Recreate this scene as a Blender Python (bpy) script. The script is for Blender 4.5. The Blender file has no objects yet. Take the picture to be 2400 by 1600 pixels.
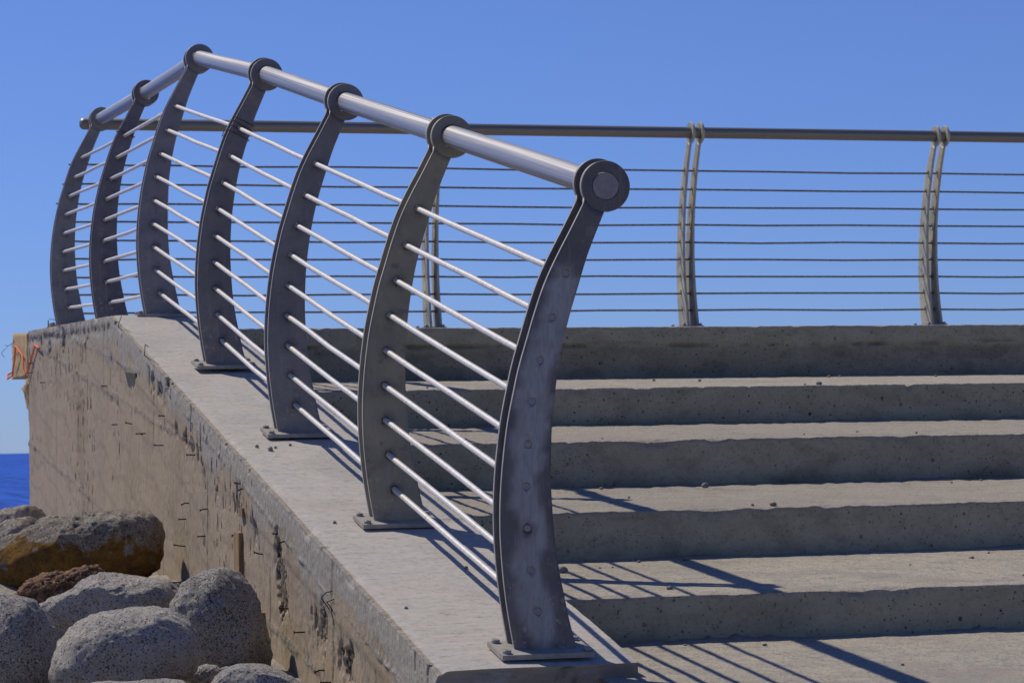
import bpy, bmesh, math, random
import numpy as np
from mathutils import Vector, Matrix

random.seed(7)
scene = bpy.context.scene
COL = scene.collection
PI = math.pi

# ------------------------------------------------------------------ noise
def _hash(ix, iy, iz, seed):
    with np.errstate(over='ignore'):
        h = (ix.astype(np.uint32) * np.uint32(374761393) + iy.astype(np.uint32) * np.uint32(668265263)
             + iz.astype(np.uint32) * np.uint32(2147483647) + np.uint32(seed * 1274126177 & 0xffffffff))
        h = (h ^ (h >> np.uint32(13))) * np.uint32(1274126177)
        h = (h ^ (h >> np.uint32(16))) * np.uint32(2246822519)
        h = h ^ (h >> np.uint32(15))
    return h.astype(np.float64) / 4294967295.0

def vnoise(P, seed=0):
    P = np.asarray(P, dtype=np.float64) + 1000.0
    i = np.floor(P).astype(np.int64); f = P - i
    f = f * f * f * (f * (f * 6 - 15) + 10)
    r = 0
    for dx in (0, 1):
        for dy in (0, 1):
            for dz in (0, 1):
                w = (f[:, 0] if dx else 1 - f[:, 0]) * (f[:, 1] if dy else 1 - f[:, 1]) * (f[:, 2] if dz else 1 - f[:, 2])
                r = r + w * _hash(i[:, 0] + dx, i[:, 1] + dy, i[:, 2] + dz, seed)
    return r * 2 - 1

def fbm(P, octaves=4, seed=0, gain=.5):
    P = np.asarray(P, dtype=np.float64); a = 1.0; s = 0; t = 0
    for o in range(octaves):
        s = s + a * vnoise(P * (2.03 ** o) + 17.3 * o, seed + o); t += a; a *= gain
    return s / t

def smooth(a, b, x):
    t = np.clip((x - a) / (b - a), 0, 1); return t * t * (3 - 2 * t)

def dist_poly(y, z, pts):
    """distance of points (y, z) to a polyline"""
    d = np.full(y.shape, 1e9)
    for (a, b) in zip(pts[:-1], pts[1:]):
        ex, ez = b[0] - a[0], b[1] - a[1]; L = ex * ex + ez * ez
        t = np.clip(((y - a[0]) * ex + (z - a[1]) * ez) / L, 0, 1)
        d = np.minimum(d, np.hypot(y - a[0] - t * ex, z - a[1] - t * ez))
    return d

# ------------------------------------------------------------------ objects
def link(name, me, mat=None, parent=None, smooth_shade=False):
    o = bpy.data.objects.new(name, me); COL.objects.link(o)
    if mat is not None:
        me.materials.clear(); me.materials.append(mat)
    if smooth_shade:
        me.polygons.foreach_set('use_smooth', [True] * len(me.polygons))
    if parent is not None: o.parent = parent
    return o

def tag(o, label=None, cat=None, group=None, kind=None):
    if label: o['label'] = label
    if cat: o['category'] = cat
    if group: o['group'] = group
    if kind: o['kind'] = kind
    return o

def empty(name, loc=(0, 0, 0), rz=0, parent=None):
    o = bpy.data.objects.new(name, None); COL.objects.link(o)
    o.location = loc; o.rotation_euler = (0, 0, rz); o.empty_display_size = .1
    if parent: o.parent = parent
    return o

def mesh_np(name, V, F):
    """V (n,3) array, F (m,4) or (m,3) integer array"""
    me = bpy.data.meshes.new(name)
    V = np.asarray(V, dtype=np.float32); F = np.asarray(F, dtype=np.int32); k = F.shape[1]
    me.vertices.add(len(V)); me.vertices.foreach_set('co', V.ravel())
    me.loops.add(F.size); me.loops.foreach_set('vertex_index', F.ravel())
    me.polygons.add(len(F)); me.polygons.foreach_set('loop_start', np.arange(0, F.size, k, dtype=np.int32))
    me.polygons.foreach_set('loop_total', np.full(len(F), k, dtype=np.int32))
    me.update(calc_edges=True); me.validate()
    return me

def grid_faces(nu, nv, flip=False):
    i = np.arange(nu - 1)[:, None]; j = np.arange(nv - 1)[None, :]
    a = i * nv + j
    F = np.stack([a, a + 1, a + nv + 1, a + nv], -1).reshape(-1, 4)
    return F[:, ::-1] if flip else F

def set_attr(me, name, C):
    at = me.color_attributes.new(name, 'FLOAT_COLOR', 'POINT')
    C4 = np.ones((len(me.vertices), 4), dtype=np.float32); C4[:, :C.shape[1]] = C
    at.data.foreach_set('color', C4.ravel())

def tube(bm, pts, r, seg=12, cap=True):
    """swept tube along a polyline with mitred joints; r a number or list"""
    pts = [Vector(p) for p in pts]; n = len(pts); rings = []
    rr = r if isinstance(r, (list, tuple)) else [r] * n
    t0 = (pts[1] - pts[0]).normalized()
    ref = Vector((0, 0, 1)) if abs(t0.z) < .9 else Vector((1, 0, 0))
    u = t0.cross(ref).normalized(); v = u.cross(t0).normalized()
    for i in range(n):
        if i == 0: t = t0
        elif i == n - 1: t = (pts[-1] - pts[-2]).normalized()
        else: t = ((pts[i + 1] - pts[i]).normalized() + (pts[i] - pts[i - 1]).normalized()).normalized()
        u = (u - t * u.dot(t)).normalized(); v = t.cross(u).normalized()
        rings.append([bm.verts.new(pts[i] + (u * math.cos(2 * PI * k / seg) + v * math.sin(2 * PI * k / seg)) * rr[i]) for k in range(seg)])
    for a, b in zip(rings[:-1], rings[1:]):
        for k in range(seg):
            f = bm.faces.new((a[k], a[(k + 1) % seg], b[(k + 1) % seg], b[k])); f.smooth = True
    if cap:
        bm.faces.new(rings[0][::-1]); bm.faces.new(rings[-1])

def box(bm, x0, x1, y0, y1, z0, z1):
    v = [bm.verts.new((x, y, z)) for x in (x0, x1) for y in (y0, y1) for z in (z0, z1)]
    for f in ((0, 1, 3, 2), (4, 6, 7, 5), (0, 4, 5, 1), (2, 3, 7, 6), (0, 2, 6, 4), (1, 5, 7, 3)):
        bm.faces.new([v[i] for i in f])
    return v

def crisp_edges(me, deg=32):
    me.set_sharp_from_angle(angle=math.radians(deg))

def along_attr(me, seg, step):
    n = len(me.vertices); i = np.arange(n); V = np.zeros(n * 3, dtype=np.float32); me.vertices.foreach_get('co', V); V = V.reshape(-1, 3)
    cen = V.reshape(-1, seg, 3).mean(1); run = np.concatenate([[0], np.cumsum(np.linalg.norm(np.diff(cen, axis=0), axis=1))])
    a = (i % seg) / seg * 2 * PI
    set_attr(me, 'Along', np.stack([np.cos(a), np.sin(a), run[i // seg] * step], 1))

def bm_mesh(name, bm, bevel=0):
    if bevel:
        bmesh.ops.bevel(bm, geom=[e for e in bm.edges if e.calc_face_angle(0) > .5], offset=bevel, segments=2, affect='EDGES', profile=.6)
    bmesh.ops.recalc_face_normals(bm, faces=bm.faces)
    me = bpy.data.meshes.new(name); bm.to_mesh(me); bm.free(); return me

# ------------------------------------------------------------------ materials
class NT:
    def __init__(self, name):
        self.m = bpy.data.materials.new(name); self.m.use_nodes = True
        self.t = self.m.node_tree; self.n = self.t.nodes; self.l = self.t.links
        self.b = self.n['Principled BSDF']
    def new(self, kind, **kw):
        x = self.n.new(kind)
        for k, v in kw.items(): setattr(x, k, v)
        return x
    def put(self, sock, val):
        if hasattr(val, 'default_value') or isinstance(val, bpy.types.NodeSocket): self.l.new(val, sock)
        else: sock.default_value = val
    def coord(self, scale=(1, 1, 1), out='Object', rot=(0, 0, 0)):
        tc = self.new('ShaderNodeTexCoord'); mp = self.new('ShaderNodeMapping')
        mp.inputs['Scale'].default_value = scale; mp.inputs['Rotation'].default_value = rot
        self.l.new(tc.outputs[out], mp.inputs['Vector']); return mp.outputs['Vector']
    def noise(self, vec, scale, detail=4, rough=.55, dist=0):
        x = self.new('ShaderNodeTexNoise'); self.l.new(vec, x.inputs['Vector'])
        x.inputs['Scale'].default_value = scale; x.inputs['Detail'].default_value = detail
        x.inputs['Roughness'].default_value = rough; x.inputs['Distortion'].default_value = dist
        return x.outputs['Fac']
    def voronoi(self, vec, scale, feature='F1', out='Distance'):
        x = self.new('ShaderNodeTexVoronoi', feature=feature); self.l.new(vec, x.inputs['Vector'])
        x.inputs['Scale'].default_value = scale; return x.outputs[out]
    def ramp(self, fac, stops, interp='LINEAR'):
        x = self.new('ShaderNodeValToRGB'); x.color_ramp.interpolation = interp
        e = x.color_ramp.elements
        while len(e) < len(stops): e.new(.5)
        for k, (p, c) in zip(e, stops):
            k.position = p; k.color = c if len(c) == 4 else (*c, 1)
        self.put(x.inputs['Fac'], fac); return x.outputs['Color']
    def rampv(self, fac, a, b, va=0., vb=1.):
        x = self.new('ShaderNodeMapRange'); x.inputs['From Min'].default_value = a; x.inputs['From Max'].default_value = b
        x.inputs['To Min'].default_value = va; x.inputs['To Max'].default_value = vb
        self.put(x.inputs['Value'], fac); return x.outputs['Result']
    def mix(self, fac, a, b, mode='MIX'):
        x = self.new('ShaderNodeMix', data_type='RGBA', blend_type=mode)
        self.put(x.inputs[0], fac)
        for s, v in ((x.inputs[6], a), (x.inputs[7], b)):
            self.put(s, v if not isinstance(v, tuple) or len(v) == 4 else (*v, 1))
        return x.outputs[2]
    def math(self, op, a, b=0.):
        x = self.new('ShaderNodeMath', operation=op); self.put(x.inputs[0], a); self.put(x.inputs[1], b); return x.outputs[0]
    def bump(self, h, strength=.5, dist=.01, normal=None):
        x = self.new('ShaderNodeBump'); x.inputs['Strength'].default_value = strength; x.inputs['Distance'].default_value = dist
        self.l.new(h, x.inputs['Height'])
        if normal is not None: self.l.new(normal, x.inputs['Normal'])
        return x.outputs['Normal']
    def attr(self, name):
        a = self.new('ShaderNodeAttribute', attribute_name=name); s = self.new('ShaderNodeSeparateColor')
        self.l.new(a.outputs['Color'], s.inputs['Color']); return s.outputs
    def out(self, color, rough=.8, normal=None, metal=0., spec=.5):
        self.put(self.b.inputs['Base Color'], color if not isinstance(color, tuple) or len(color) == 4 else (*color, 1))
        self.put(self.b.inputs['Roughness'], rough); self.put(self.b.inputs['Metallic'], metal)
        self.b.inputs['Specular IOR Level'].default_value = spec
        if normal is not None: self.l.new(normal, self.b.inputs['Normal'])
        return self.m

def mat_wall():
    """board-formed concrete: attribute Mark r = dark pits, g = grey cement patches, b = seams"""
    n = NT('formed_concrete'); o = n.coord()
    big = n.noise(o, 1.7, 5, .6); mid = n.noise(o, 9, 5, .6); fine = n.noise(o, 130, 4, .7)
    st = n.noise(n.coord((1, 22, 1.6)), 3.0, 5, .62); st2 = n.noise(n.coord((1, 60, 5)), 2.2, 4, .6, .3)
    c = n.ramp(big, [(.3, (.27, .207, .140)), (.5, (.37, .298, .210)), (.72, (.305, .248, .178))])
    c = n.mix(n.rampv(st, .42, .68, 0, .55), c, (.395, .325, .24))
    c = n.mix(n.rampv(mid, .52, .74, 0, .5), c, (.375, .248, .140))
    c = n.mix(n.rampv(st2, .62, .67, 0, .75), c, (.075, .066, .055))
    w = n.new('ShaderNodeTexWave', wave_type='BANDS', bands_direction='Z'); n.l.new(n.coord((1, 1, 1), rot=(-.19, 0, 0)), w.inputs['Vector'])
    w.inputs['Scale'].default_value = 2.3; w.inputs['Distortion'].default_value = 5; w.inputs['Detail'].default_value = 4
    c = n.mix(n.rampv(w.outputs['Fac'], .86, .98, 0, .22), c, (.17, .15, .12))
    a = n.attr('Mark')
    smear = n.noise(n.coord((1, 46, 7), rot=(.12, 0, 0)), 1.6, 5, .7, .5); crisp = n.noise(n.coord((1, 44, 20)), 2.4, 6, .74, .5)
    gm = n.rampv(n.math('ADD', smear, n.math('MULTIPLY', a['Green'], .38)), .62, .74)
    c = n.mix(n.math('MULTIPLY', gm, .85), c, n.ramp(crisp, [(.3, (.225, .208, .178)), (.5, (.33, .31, .275)), (.68, (.47, .45, .41))]))
    c = n.mix(n.math('MULTIPLY', a['Blue'], .75), c, (.145, .125, .095))
    c = n.mix(n.rampv(fine, .60, .70, 0, .5), c, (.11, .095, .075))
    pit = n.rampv(n.math('ADD', crisp, n.math('MULTIPLY', a['Red'], .25)), .68, .73)
    c = n.mix(n.math('MULTIPLY', pit, .92), c, n.ramp(mid, [(.35, (.035, .033, .028)), (.65, (.10, .092, .075))]))
    h = n.math('ADD', n.math('MULTIPLY', fine, .5), n.math('ADD', n.math('MULTIPLY', mid, .6), n.math('MULTIPLY', st2, .5)))
    h = n.math('SUBTRACT', n.math('ADD', h, n.math('MULTIPLY', n.math('MULTIPLY', crisp, gm), .8)), n.math('MULTIPLY', pit, 1.3))
    return n.out(c, .92, n.bump(h, .8, .006), spec=.2)

def mat_top():
    """trowelled pale coping concrete"""
    n = NT('brushed_concrete'); o = n.coord()
    big = n.noise(n.coord((1, .8, 1)), 2.6, 6, .62, .4); mid = n.noise(o, 10, 6, .68, .3); fine = n.noise(o, 190, 4, .75); gr = n.noise(o, 48, 5, .75)
    br = n.noise(n.coord((9, 70, 70)), 1.6, 5, .65, .3); br2 = n.noise(n.coord((14, 110, 110)), 1.2, 4, .65)
    c = n.ramp(big, [(.3, (.375, .358, .322)), (.5, (.475, .438, .385)), (.7, (.425, .41, .378))])
    c = n.mix(n.rampv(mid, .5, .70, 0, .5), c, (.455, .39, .31))
    c = n.mix(n.rampv(mid, .42, .30, 0, .5), c, (.35, .338, .325))
    c = n.mix(n.rampv(br, .54, .70, 0, .28), c, (.31, .29, .265))
    c = n.mix(n.rampv(gr, .53, .66, 0, .55), c, (.255, .235, .21))
    c = n.mix(n.rampv(gr, .45, .36, 0, .4), c, (.58, .53, .47))
    c = n.mix(n.rampv(br2, .62, .68, 0, .7), c, (.105, .10, .095))
    c = n.mix(n.rampv(fine, .60, .70, 0, .6), c, (.17, .155, .14))
    a = n.attr('Mark')
    c = n.mix(n.math('MULTIPLY', a['Red'], .85), c, n.ramp(fine, [(.3, (.09, .08, .065)), (.7, (.22, .19, .15))]))
    h = n.math('ADD', n.math('MULTIPLY', br, .5), n.math('ADD', n.math('MULTIPLY', fine, .4), n.math('MULTIPLY', gr, .5)))
    return n.out(c, .92, n.bump(h, .7, .004), spec=.15)

def mat_step():
    """step concrete: attribute Mark r = riser, g = grit, b = grime"""
    n = NT('step_concrete'); o = n.coord()
    big = n.noise(o, 1.3, 5, .62); mid = n.noise(n.coord((1, 1.6, 1.6)), 6, 7, .68, .6); fine = n.noise(o, 120, 5, .8); gr = n.noise(n.coord((1, .6, 1)), 38, 5, .75)
    c = n.ramp(big, [(.3, (.38, .345, .27)), (.52, (.475, .42, .325)), (.72, (.415, .385, .315))])
    c = n.mix(n.rampv(mid, .46, .66, 0, .65), c, (.295, .27, .24))
    c = n.mix(n.rampv(gr, .52, .64, 0, .55), c, (.24, .215, .185))
    c = n.mix(n.rampv(gr, .46, .36, 0, .35), c, (.50, .44, .38))
    c = n.mix(n.rampv(fine, .54, .60, 0, .8), c, (.12, .105, .085))
    a = n.attr('Mark')
    ris = n.ramp(mid, [(.28, (.285, .255, .170)), (.5, (.425, .385, .262)), (.75, (.50, .46, .32))])
    ris = n.mix(n.rampv(big, .45, .7, 0, .5), ris, (.36, .325, .205))
    ris = n.mix(n.rampv(gr, .54, .70, 0, .45), ris, (.24, .21, .145))
    ris = n.mix(n.rampv(fine, .56, .68, 0, .6), ris, (.075, .062, .045))
    lay = n.noise(n.coord((.7, 1, 26)), 1.4, 4, .6); ris = n.mix(n.rampv(lay, .55, .7, 0, .3), ris, (.42, .355, .26))
    v1 = n.voronoi(o, 30); v2 = n.voronoi(n.coord((1, 1, 1), rot=(.3, .2, .5)), 62); v3 = n.voronoi(n.coord((1, 1, 1), rot=(.9, .6, .1)), 11)
    hole = n.math('MAXIMUM', n.math('MAXIMUM', n.rampv(v1, .13, .06, 0, 1), n.rampv(v2, .17, .09, 0, .9)), n.rampv(v3, .075, .05, 0, 1))
    hole = n.math('MULTIPLY', hole, n.rampv(big, .35, .6, .35, 1))
    ris = n.mix(n.math('MULTIPLY', hole, .85), ris, (.022, .02, .016))
    c = n.mix(a['Red'], c, ris)
    c = n.mix(n.math('MULTIPLY', a['Green'], .75), c, n.ramp(gr, [(.35, (.13, .11, .085)), (.5, (.27, .24, .20)), (.65, (.40, .36, .31))]))
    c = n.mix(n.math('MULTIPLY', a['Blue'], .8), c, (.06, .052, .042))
    h = n.math('SUBTRACT', n.math('ADD', n.math('ADD', fine, n.math('MULTIPLY', gr, .8)), n.math('MULTIPLY', mid, .6)), n.math('MULTIPLY', hole, n.math('MULTIPLY', a['Red'], 1.5)))
    return n.out(c, .95, n.bump(h, .8, .006), spec=.15)

def mat_plate():
    """mill-finish steel plate, tinted by the object's colour; attribute Mark r = ground patch, g = scorch, b = rust"""
    n = NT('steel_plate'); o = n.coord()
    info = n.new('ShaderNodeObjectInfo')
    off = n.new('ShaderNodeVectorMath', operation='ADD'); n.l.new(o, off.inputs[0]); n.l.new(info.outputs['Location'], off.inputs[1])
    p = off.outputs[0]
    big = n.noise(p, 5, 6, .62, .6); mid = n.noise(p, 24, 5, .65); fine = n.noise(p, 300, 3, .6)
    k = n.ramp(big, [(.28, (.62, .62, .68)), (.5, (.95, .95, .96)), (.74, (1.28, 1.25, 1.2))])
    c = n.mix(1., info.outputs['Color'], k, 'MULTIPLY')
    c = n.mix(n.rampv(mid, .58, .72, 0, .35), c, (.34, .31, .27))
    c = n.mix(n.rampv(mid, .42, .30, 0, .55), c, (.085, .082, .10))
    a = n.attr('Mark')
    sw = n.noise(n.coord((14, 1, 3), rot=(0, .7, 0)), 6, 4, .65, 1.)
    c = n.mix(n.math('MULTIPLY', a['Red'], n.rampv(sw, .3, .65, .55, 1)), c, (.36, .355, .355))
    c = n.mix(n.math('MULTIPLY', a['Green'], .7), c, (.05, .048, .06))
    c = n.mix(n.math('MULTIPLY', a['Blue'], .9), c, (.06, .028, .016))
    scr = n.noise(n.coord((10, 1, 200), rot=(0, .95, 0)), 1.3, 3, .6, .3); scr2 = n.noise(n.coord((160, 1, 6), rot=(0, -.25, 0)), 1.1, 3, .6, .2)
    c = n.mix(n.math('MULTIPLY', n.math('MAXIMUM', n.rampv(scr, .68, .72), n.rampv(scr2, .69, .73)), n.rampv(big, .42, .6, 0, .5)), c, (.42, .40, .39))
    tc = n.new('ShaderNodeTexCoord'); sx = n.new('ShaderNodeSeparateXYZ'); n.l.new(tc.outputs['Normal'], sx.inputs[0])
    so_ = n.new('ShaderNodeSeparateXYZ'); n.l.new(tc.outputs['Object'], so_.inputs[0])
    low = n.rampv(so_.outputs['Z'], -.80, -1.05); spl = n.noise(p, 62, 3, .6); dust = n.noise(p, 34, 5, .7)
    c = n.mix(n.math('MULTIPLY', n.rampv(spl, .60, .66, 0, .75), low), c, (.42, .37, .30))
    c = n.mix(n.math('MULTIPLY', n.rampv(dust, .42, .66, 0, .55), n.rampv(so_.outputs['Z'], -.92, -1.07)), c, (.30, .265, .215))
    run = n.noise(n.coord((26, 1, 2.2)), 1.6, 4, .6); c = n.mix(n.rampv(run, .57, .70, 0, .35), c, (.33, .30, .255))
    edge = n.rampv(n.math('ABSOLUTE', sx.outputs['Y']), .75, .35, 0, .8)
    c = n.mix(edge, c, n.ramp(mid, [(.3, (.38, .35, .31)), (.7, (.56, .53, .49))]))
    return n.out(c, n.rampv(big, .3, .7, .5, .68), n.bump(n.math('ADD', fine, mid), .18, .0015), metal=.2, spec=.5)

def mat_tube():
    """drawn stainless tube: attribute Along = (cos, sin, run) round and along the tube"""
    n = NT('stainless_tube'); at = n.new('ShaderNodeAttribute', attribute_name='Along')
    mp = n.new('ShaderNodeMapping'); mp.inputs['Scale'].default_value = (7, 7, 9); n.l.new(at.outputs['Vector'], mp.inputs['Vector'])
    st = n.noise(mp.outputs['Vector'], 1., 6, .65)
    mp2 = n.new('ShaderNodeMapping'); mp2.inputs['Scale'].default_value = (1.2, 1.2, 60); n.l.new(at.outputs['Vector'], mp2.inputs['Vector'])
    blot = n.noise(mp2.outputs['Vector'], 1., 4, .6)
    mp3 = n.new('ShaderNodeMapping'); mp3.inputs['Scale'].default_value = (1.5, 1.5, 700); n.l.new(at.outputs['Vector'], mp3.inputs['Vector'])
    ringm = n.noise(mp3.outputs['Vector'], 1., 3, .6)
    info = n.new('ShaderNodeObjectInfo')
    c = n.ramp(st, [(.25, (.25, .245, .245)), (.5, (.40, .39, .38)), (.75, (.54, .525, .50))])
    c = n.mix(n.rampv(blot, .55, .75, 0, .5), c, (.40, .395, .42))
    c = n.mix(n.rampv(ringm, .68, .76, 0, .45), c, (.78, .77, .78))
    c = n.mix(1., c, info.outputs['Color'], 'MULTIPLY')
    return n.out(c, n.rampv(st, .3, .7, .38, .56), n.bump(st, .14, .001), metal=.6)

def mat_rod():
    n = NT('zinc_rod'); o = n.coord(); a = n.noise(o, 90, 5, .7); b = n.noise(o, 14, 4, .6)
    c = n.ramp(a, [(.28, (.36, .34, .31)), (.44, (.66, .62, .56)), (.7, (.80, .76, .69))])
    c = n.mix(n.rampv(b, .58, .75, 0, .5), c, (.46, .41, .34))
    return n.out(c, .45, n.bump(a, .3, .001), metal=.3)

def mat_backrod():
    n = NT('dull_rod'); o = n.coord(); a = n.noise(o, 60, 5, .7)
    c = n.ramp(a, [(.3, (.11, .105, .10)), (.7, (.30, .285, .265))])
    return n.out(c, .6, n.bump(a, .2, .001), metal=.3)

def mat_galv(name, lo, hi, rough=.6):
    n = NT(name); o = n.coord(); a = n.noise(o, 45, 5, .7)
    return n.out(n.ramp(a, [(.3, lo), (.7, hi)]), rough, n.bump(a, .25, .002), metal=.3)

def mat_granite(name, light, mid, dark, speck=.3, grain=260, bump=1.1):
    """attribute Mark r = ochre stain, g = tan stain, b = dark blotches, crevice dirt and AO-like shade painted into hollows"""
    n = NT(name); o = n.coord(); info = n.new('ShaderNodeObjectInfo')
    off = n.new('ShaderNodeVectorMath', operation='ADD'); n.l.new(o, off.inputs[0]); n.l.new(info.outputs['Location'], off.inputs[1]); p = off.outputs[0]
    big = n.noise(p, 4.5, 6, .65, .5); m = n.noise(p, 26, 7, .7, .4); f = n.noise(p, grain * .62, 5, .8); vein = n.noise(p, 9, 5, .6, 2.5)
    rough = n.noise(p, 3.2, 3, .5)
    cells = n.new('ShaderNodeTexVoronoi'); n.l.new(p, cells.inputs['Vector']); cells.inputs['Scale'].default_value = grain
    sc = n.new('ShaderNodeSeparateColor'); n.l.new(cells.outputs['Color'], sc.inputs['Color'])
    c = n.ramp(big, [(.28, tuple(v * .8 for v in mid)), (.45, mid), (.65, light)])
    c = n.mix(n.rampv(m, .48, .70, 0, .6), c, tuple(v * .62 for v in mid))
    c = n.mix(n.rampv(vein, .56, .72, 0, .4), c, (light[0] * 1.02, light[1] * .9, light[2] * .72))
    dens = n.math('MULTIPLY', n.rampv(big, .3, .65, 1.2, .55), speck)
    c = n.mix(n.math('MULTIPLY', n.math('LESS_THAN', sc.outputs['Red'], dens), .78), c, dark)
    c = n.mix(n.rampv(sc.outputs['Green'], .80, .86, 0, .6), c, tuple(min(.78, v * 1.35) for v in light))
    c = n.mix(n.rampv(f, .585, .66, 0, .8), c, dark)
    a = n.attr('Mark')
    stain = n.ramp(m, [(.3, (.10, .042, .010)), (.45, (.36, .185, .016)), (.56, (.27, .12, .014)), (.72, (.13, .05, .014))])
    st = n.rampv(n.math('ADD', m, n.math('MULTIPLY', a['Red'], .56)), .64, .82)
    c = n.mix(n.math('MULTIPLY', st, .92), c, stain)
    c = n.mix(n.math('MULTIPLY', a['Green'], .65), c, (.40, .285, .15))
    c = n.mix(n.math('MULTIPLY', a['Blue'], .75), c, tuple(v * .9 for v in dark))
    h = n.math('ADD', n.math('MULTIPLY', m, n.rampv(rough, .38, .6, .4, 1.7)), n.math('ADD', n.math('MULTIPLY', f, .45), n.math('MULTIPLY', big, .8)))
    return n.out(c, .92, n.bump(h, bump, .022), spec=.2)

def mat_simple(name, lo, hi, scale=30, rough=.85, bump=.4, dist=.004):
    n = NT(name); o = n.coord(); a = n.noise(o, scale, 6, .68); b = n.noise(o, scale * .2, 4, .6)
    c = n.mix(n.rampv(b, .35, .7, 0, .5), n.ramp(a, [(.3, lo), (.7, hi)]), tuple((p + q) * .4 for p, q in zip(lo, hi)))
    return n.out(c, rough, n.bump(a, bump, dist), spec=.3)

def mat_wood():
    n = NT('weathered_timber'); a = n.noise(n.coord((60, 60, 5)), 1.5, 5, .6, .5)
    return n.out(n.ramp(a, [(.3, (.15, .085, .035)), (.7, (.36, .23, .11))]), .85, n.bump(a, .4, .003))

def mat_sea():
    n = NT('sea_water')
    w1 = n.noise(n.coord((1.3, .075, 1)), 1., 6, .72, .3); w2 = n.noise(n.coord((.30, .02, 1)), 1., 5, .65)
    pat = n.noise(n.coord((.01, .003, 1)), 1., 4, .6)
    c = n.ramp(pat, [(.3, (.012, .075, .40)), (.7, (.020, .105, .50))])
    c = n.mix(n.rampv(w2, .46, .60, 0, .7), c, (.004, .034, .27))
    c = n.mix(n.rampv(w1, .50, .62, 0, .7), c, (.035, .16, .66))
    return n.out(c, .6, n.bump(n.math('ADD', w1, w2), .5, .4), spec=.1)

M = dict(wall=mat_wall(), top=mat_top(), step=mat_step(), plate=mat_plate(), tube=mat_tube(), rod=mat_rod(), backrod=mat_backrod(),
         cap=mat_galv('ground_steel_end', (.22, .21, .22), (.31, .30, .315), .6),
         base=mat_simple('dusty_base_plate', (.25, .23, .20), (.43, .395, .345), 40, .85, .4, .003), bolt=mat_galv('zinc_bolt', (.20, .20, .19), (.42, .41, .38), .45),
         nail=mat_simple('rusty_nail', (.025, .016, .012), (.07, .042, .028), 200, .8), wire=mat_simple('dark_wire', (.03, .026, .024), (.075, .06, .05), 200, .7),
         wood=mat_wood(), orange=mat_simple('orange_twine', (.72, .13, .03), (.95, .24, .06), 120, .7, .2),
         sea=mat_sea(), shadowy=mat_simple('recess_shade_timber', (.05, .05, .038), (.17, .155, .12), 22, .9), ground=mat_simple('sandy_ground', (.22, .195, .16), (.46, .41, .34), 26, .95, .8, .02),
         pebble=mat_simple('pebble_stone', (.13, .12, .10), (.34, .31, .27), 60, .9),
         slab=mat_simple('yellowed_concrete', (.36, .235, .11), (.52, .385, .21), 14, .92, .5, .004),
         granite=mat_granite('speckled_granite', (.68, .62, .54), (.56, .51, .445), (.085, .077, .068), .20),
         granite_dark=mat_granite('dark_speckled_granite', (.58, .54, .48), (.46, .425, .38), (.06, .055, .05), .25),
         pale=mat_granite('pale_limestone', (.46, .40, .335), (.36, .315, .265), (.14, .12, .10), .12, 90),
         crust=mat_granite('crusted_boulder', (.50, .45, .37), (.35, .31, .25), (.07, .063, .05), .16, 200, 1.2),
         red=mat_granite('reddish_clod', (.38, .24, .145), (.26, .155, .095), (.085, .05, .032), .08, 120, 1.0))

# ------------------------------------------------------------------ world, sun, camera
AX, AY = .49, .57                       # shadow run per metre of height: +x, -y
to_sun = Vector((-AX, AY, 1)).normalized()
elev = math.asin(to_sun.z); azim = math.atan2(to_sun.x, to_sun.y)
w = bpy.data.worlds.new('World'); scene.world = w; w.use_nodes = True
wn = w.node_tree.nodes; wl = w.node_tree.links; bg = wn['Background']
sky = wn.new('ShaderNodeTexSky'); sky.sky_type = 'NISHITA'; sky.sun_disc = False
sky.sun_elevation = elev; sky.sun_rotation = azim
sky.altitude = 1500; sky.air_density = 1.0; sky.dust_density = .15; sky.ozone_density = 3.0
mx = wn.new('ShaderNodeMix'); mx.data_type = 'RGBA'; mx.blend_type = 'MULTIPLY'; mx.inputs[0].default_value = 1
mx.inputs[7].default_value = (.69, .845, 1.42, 1)
geo = wn.new('ShaderNodeTexCoord'); sep = wn.new('ShaderNodeSeparateXYZ'); wl.new(geo.outputs['Generated'], sep.inputs[0])
rmp = wn.new('ShaderNodeValToRGB'); rmp.color_ramp.elements[0].position = 0; rmp.color_ramp.elements[0].color = (.515, .715, 1.36, 1)
rmp.color_ramp.elements[1].position = .16; rmp.color_ramp.elements[1].color = (.70, .85, 1.42, 1)
wl.new(sep.outputs['Z'], rmp.inputs['Fac']); wl.new(rmp.outputs['Color'], mx.inputs[7])
wl.new(sky.outputs['Color'], mx.inputs[6]); wl.new(mx.outputs[2], bg.inputs['Color'])
bg.inputs['Strength'].default_value = .07

sl = bpy.data.lights.new('sun', 'SUN'); sl.energy = 3.5; sl.angle = math.radians(.53); sl.color = (1, .925, .80)
so = bpy.data.objects.new('sun', sl); COL.objects.link(so)
so.rotation_euler = (-to_sun).to_track_quat('-Z', 'Y').to_euler(); so.location = to_sun * 30

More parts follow.
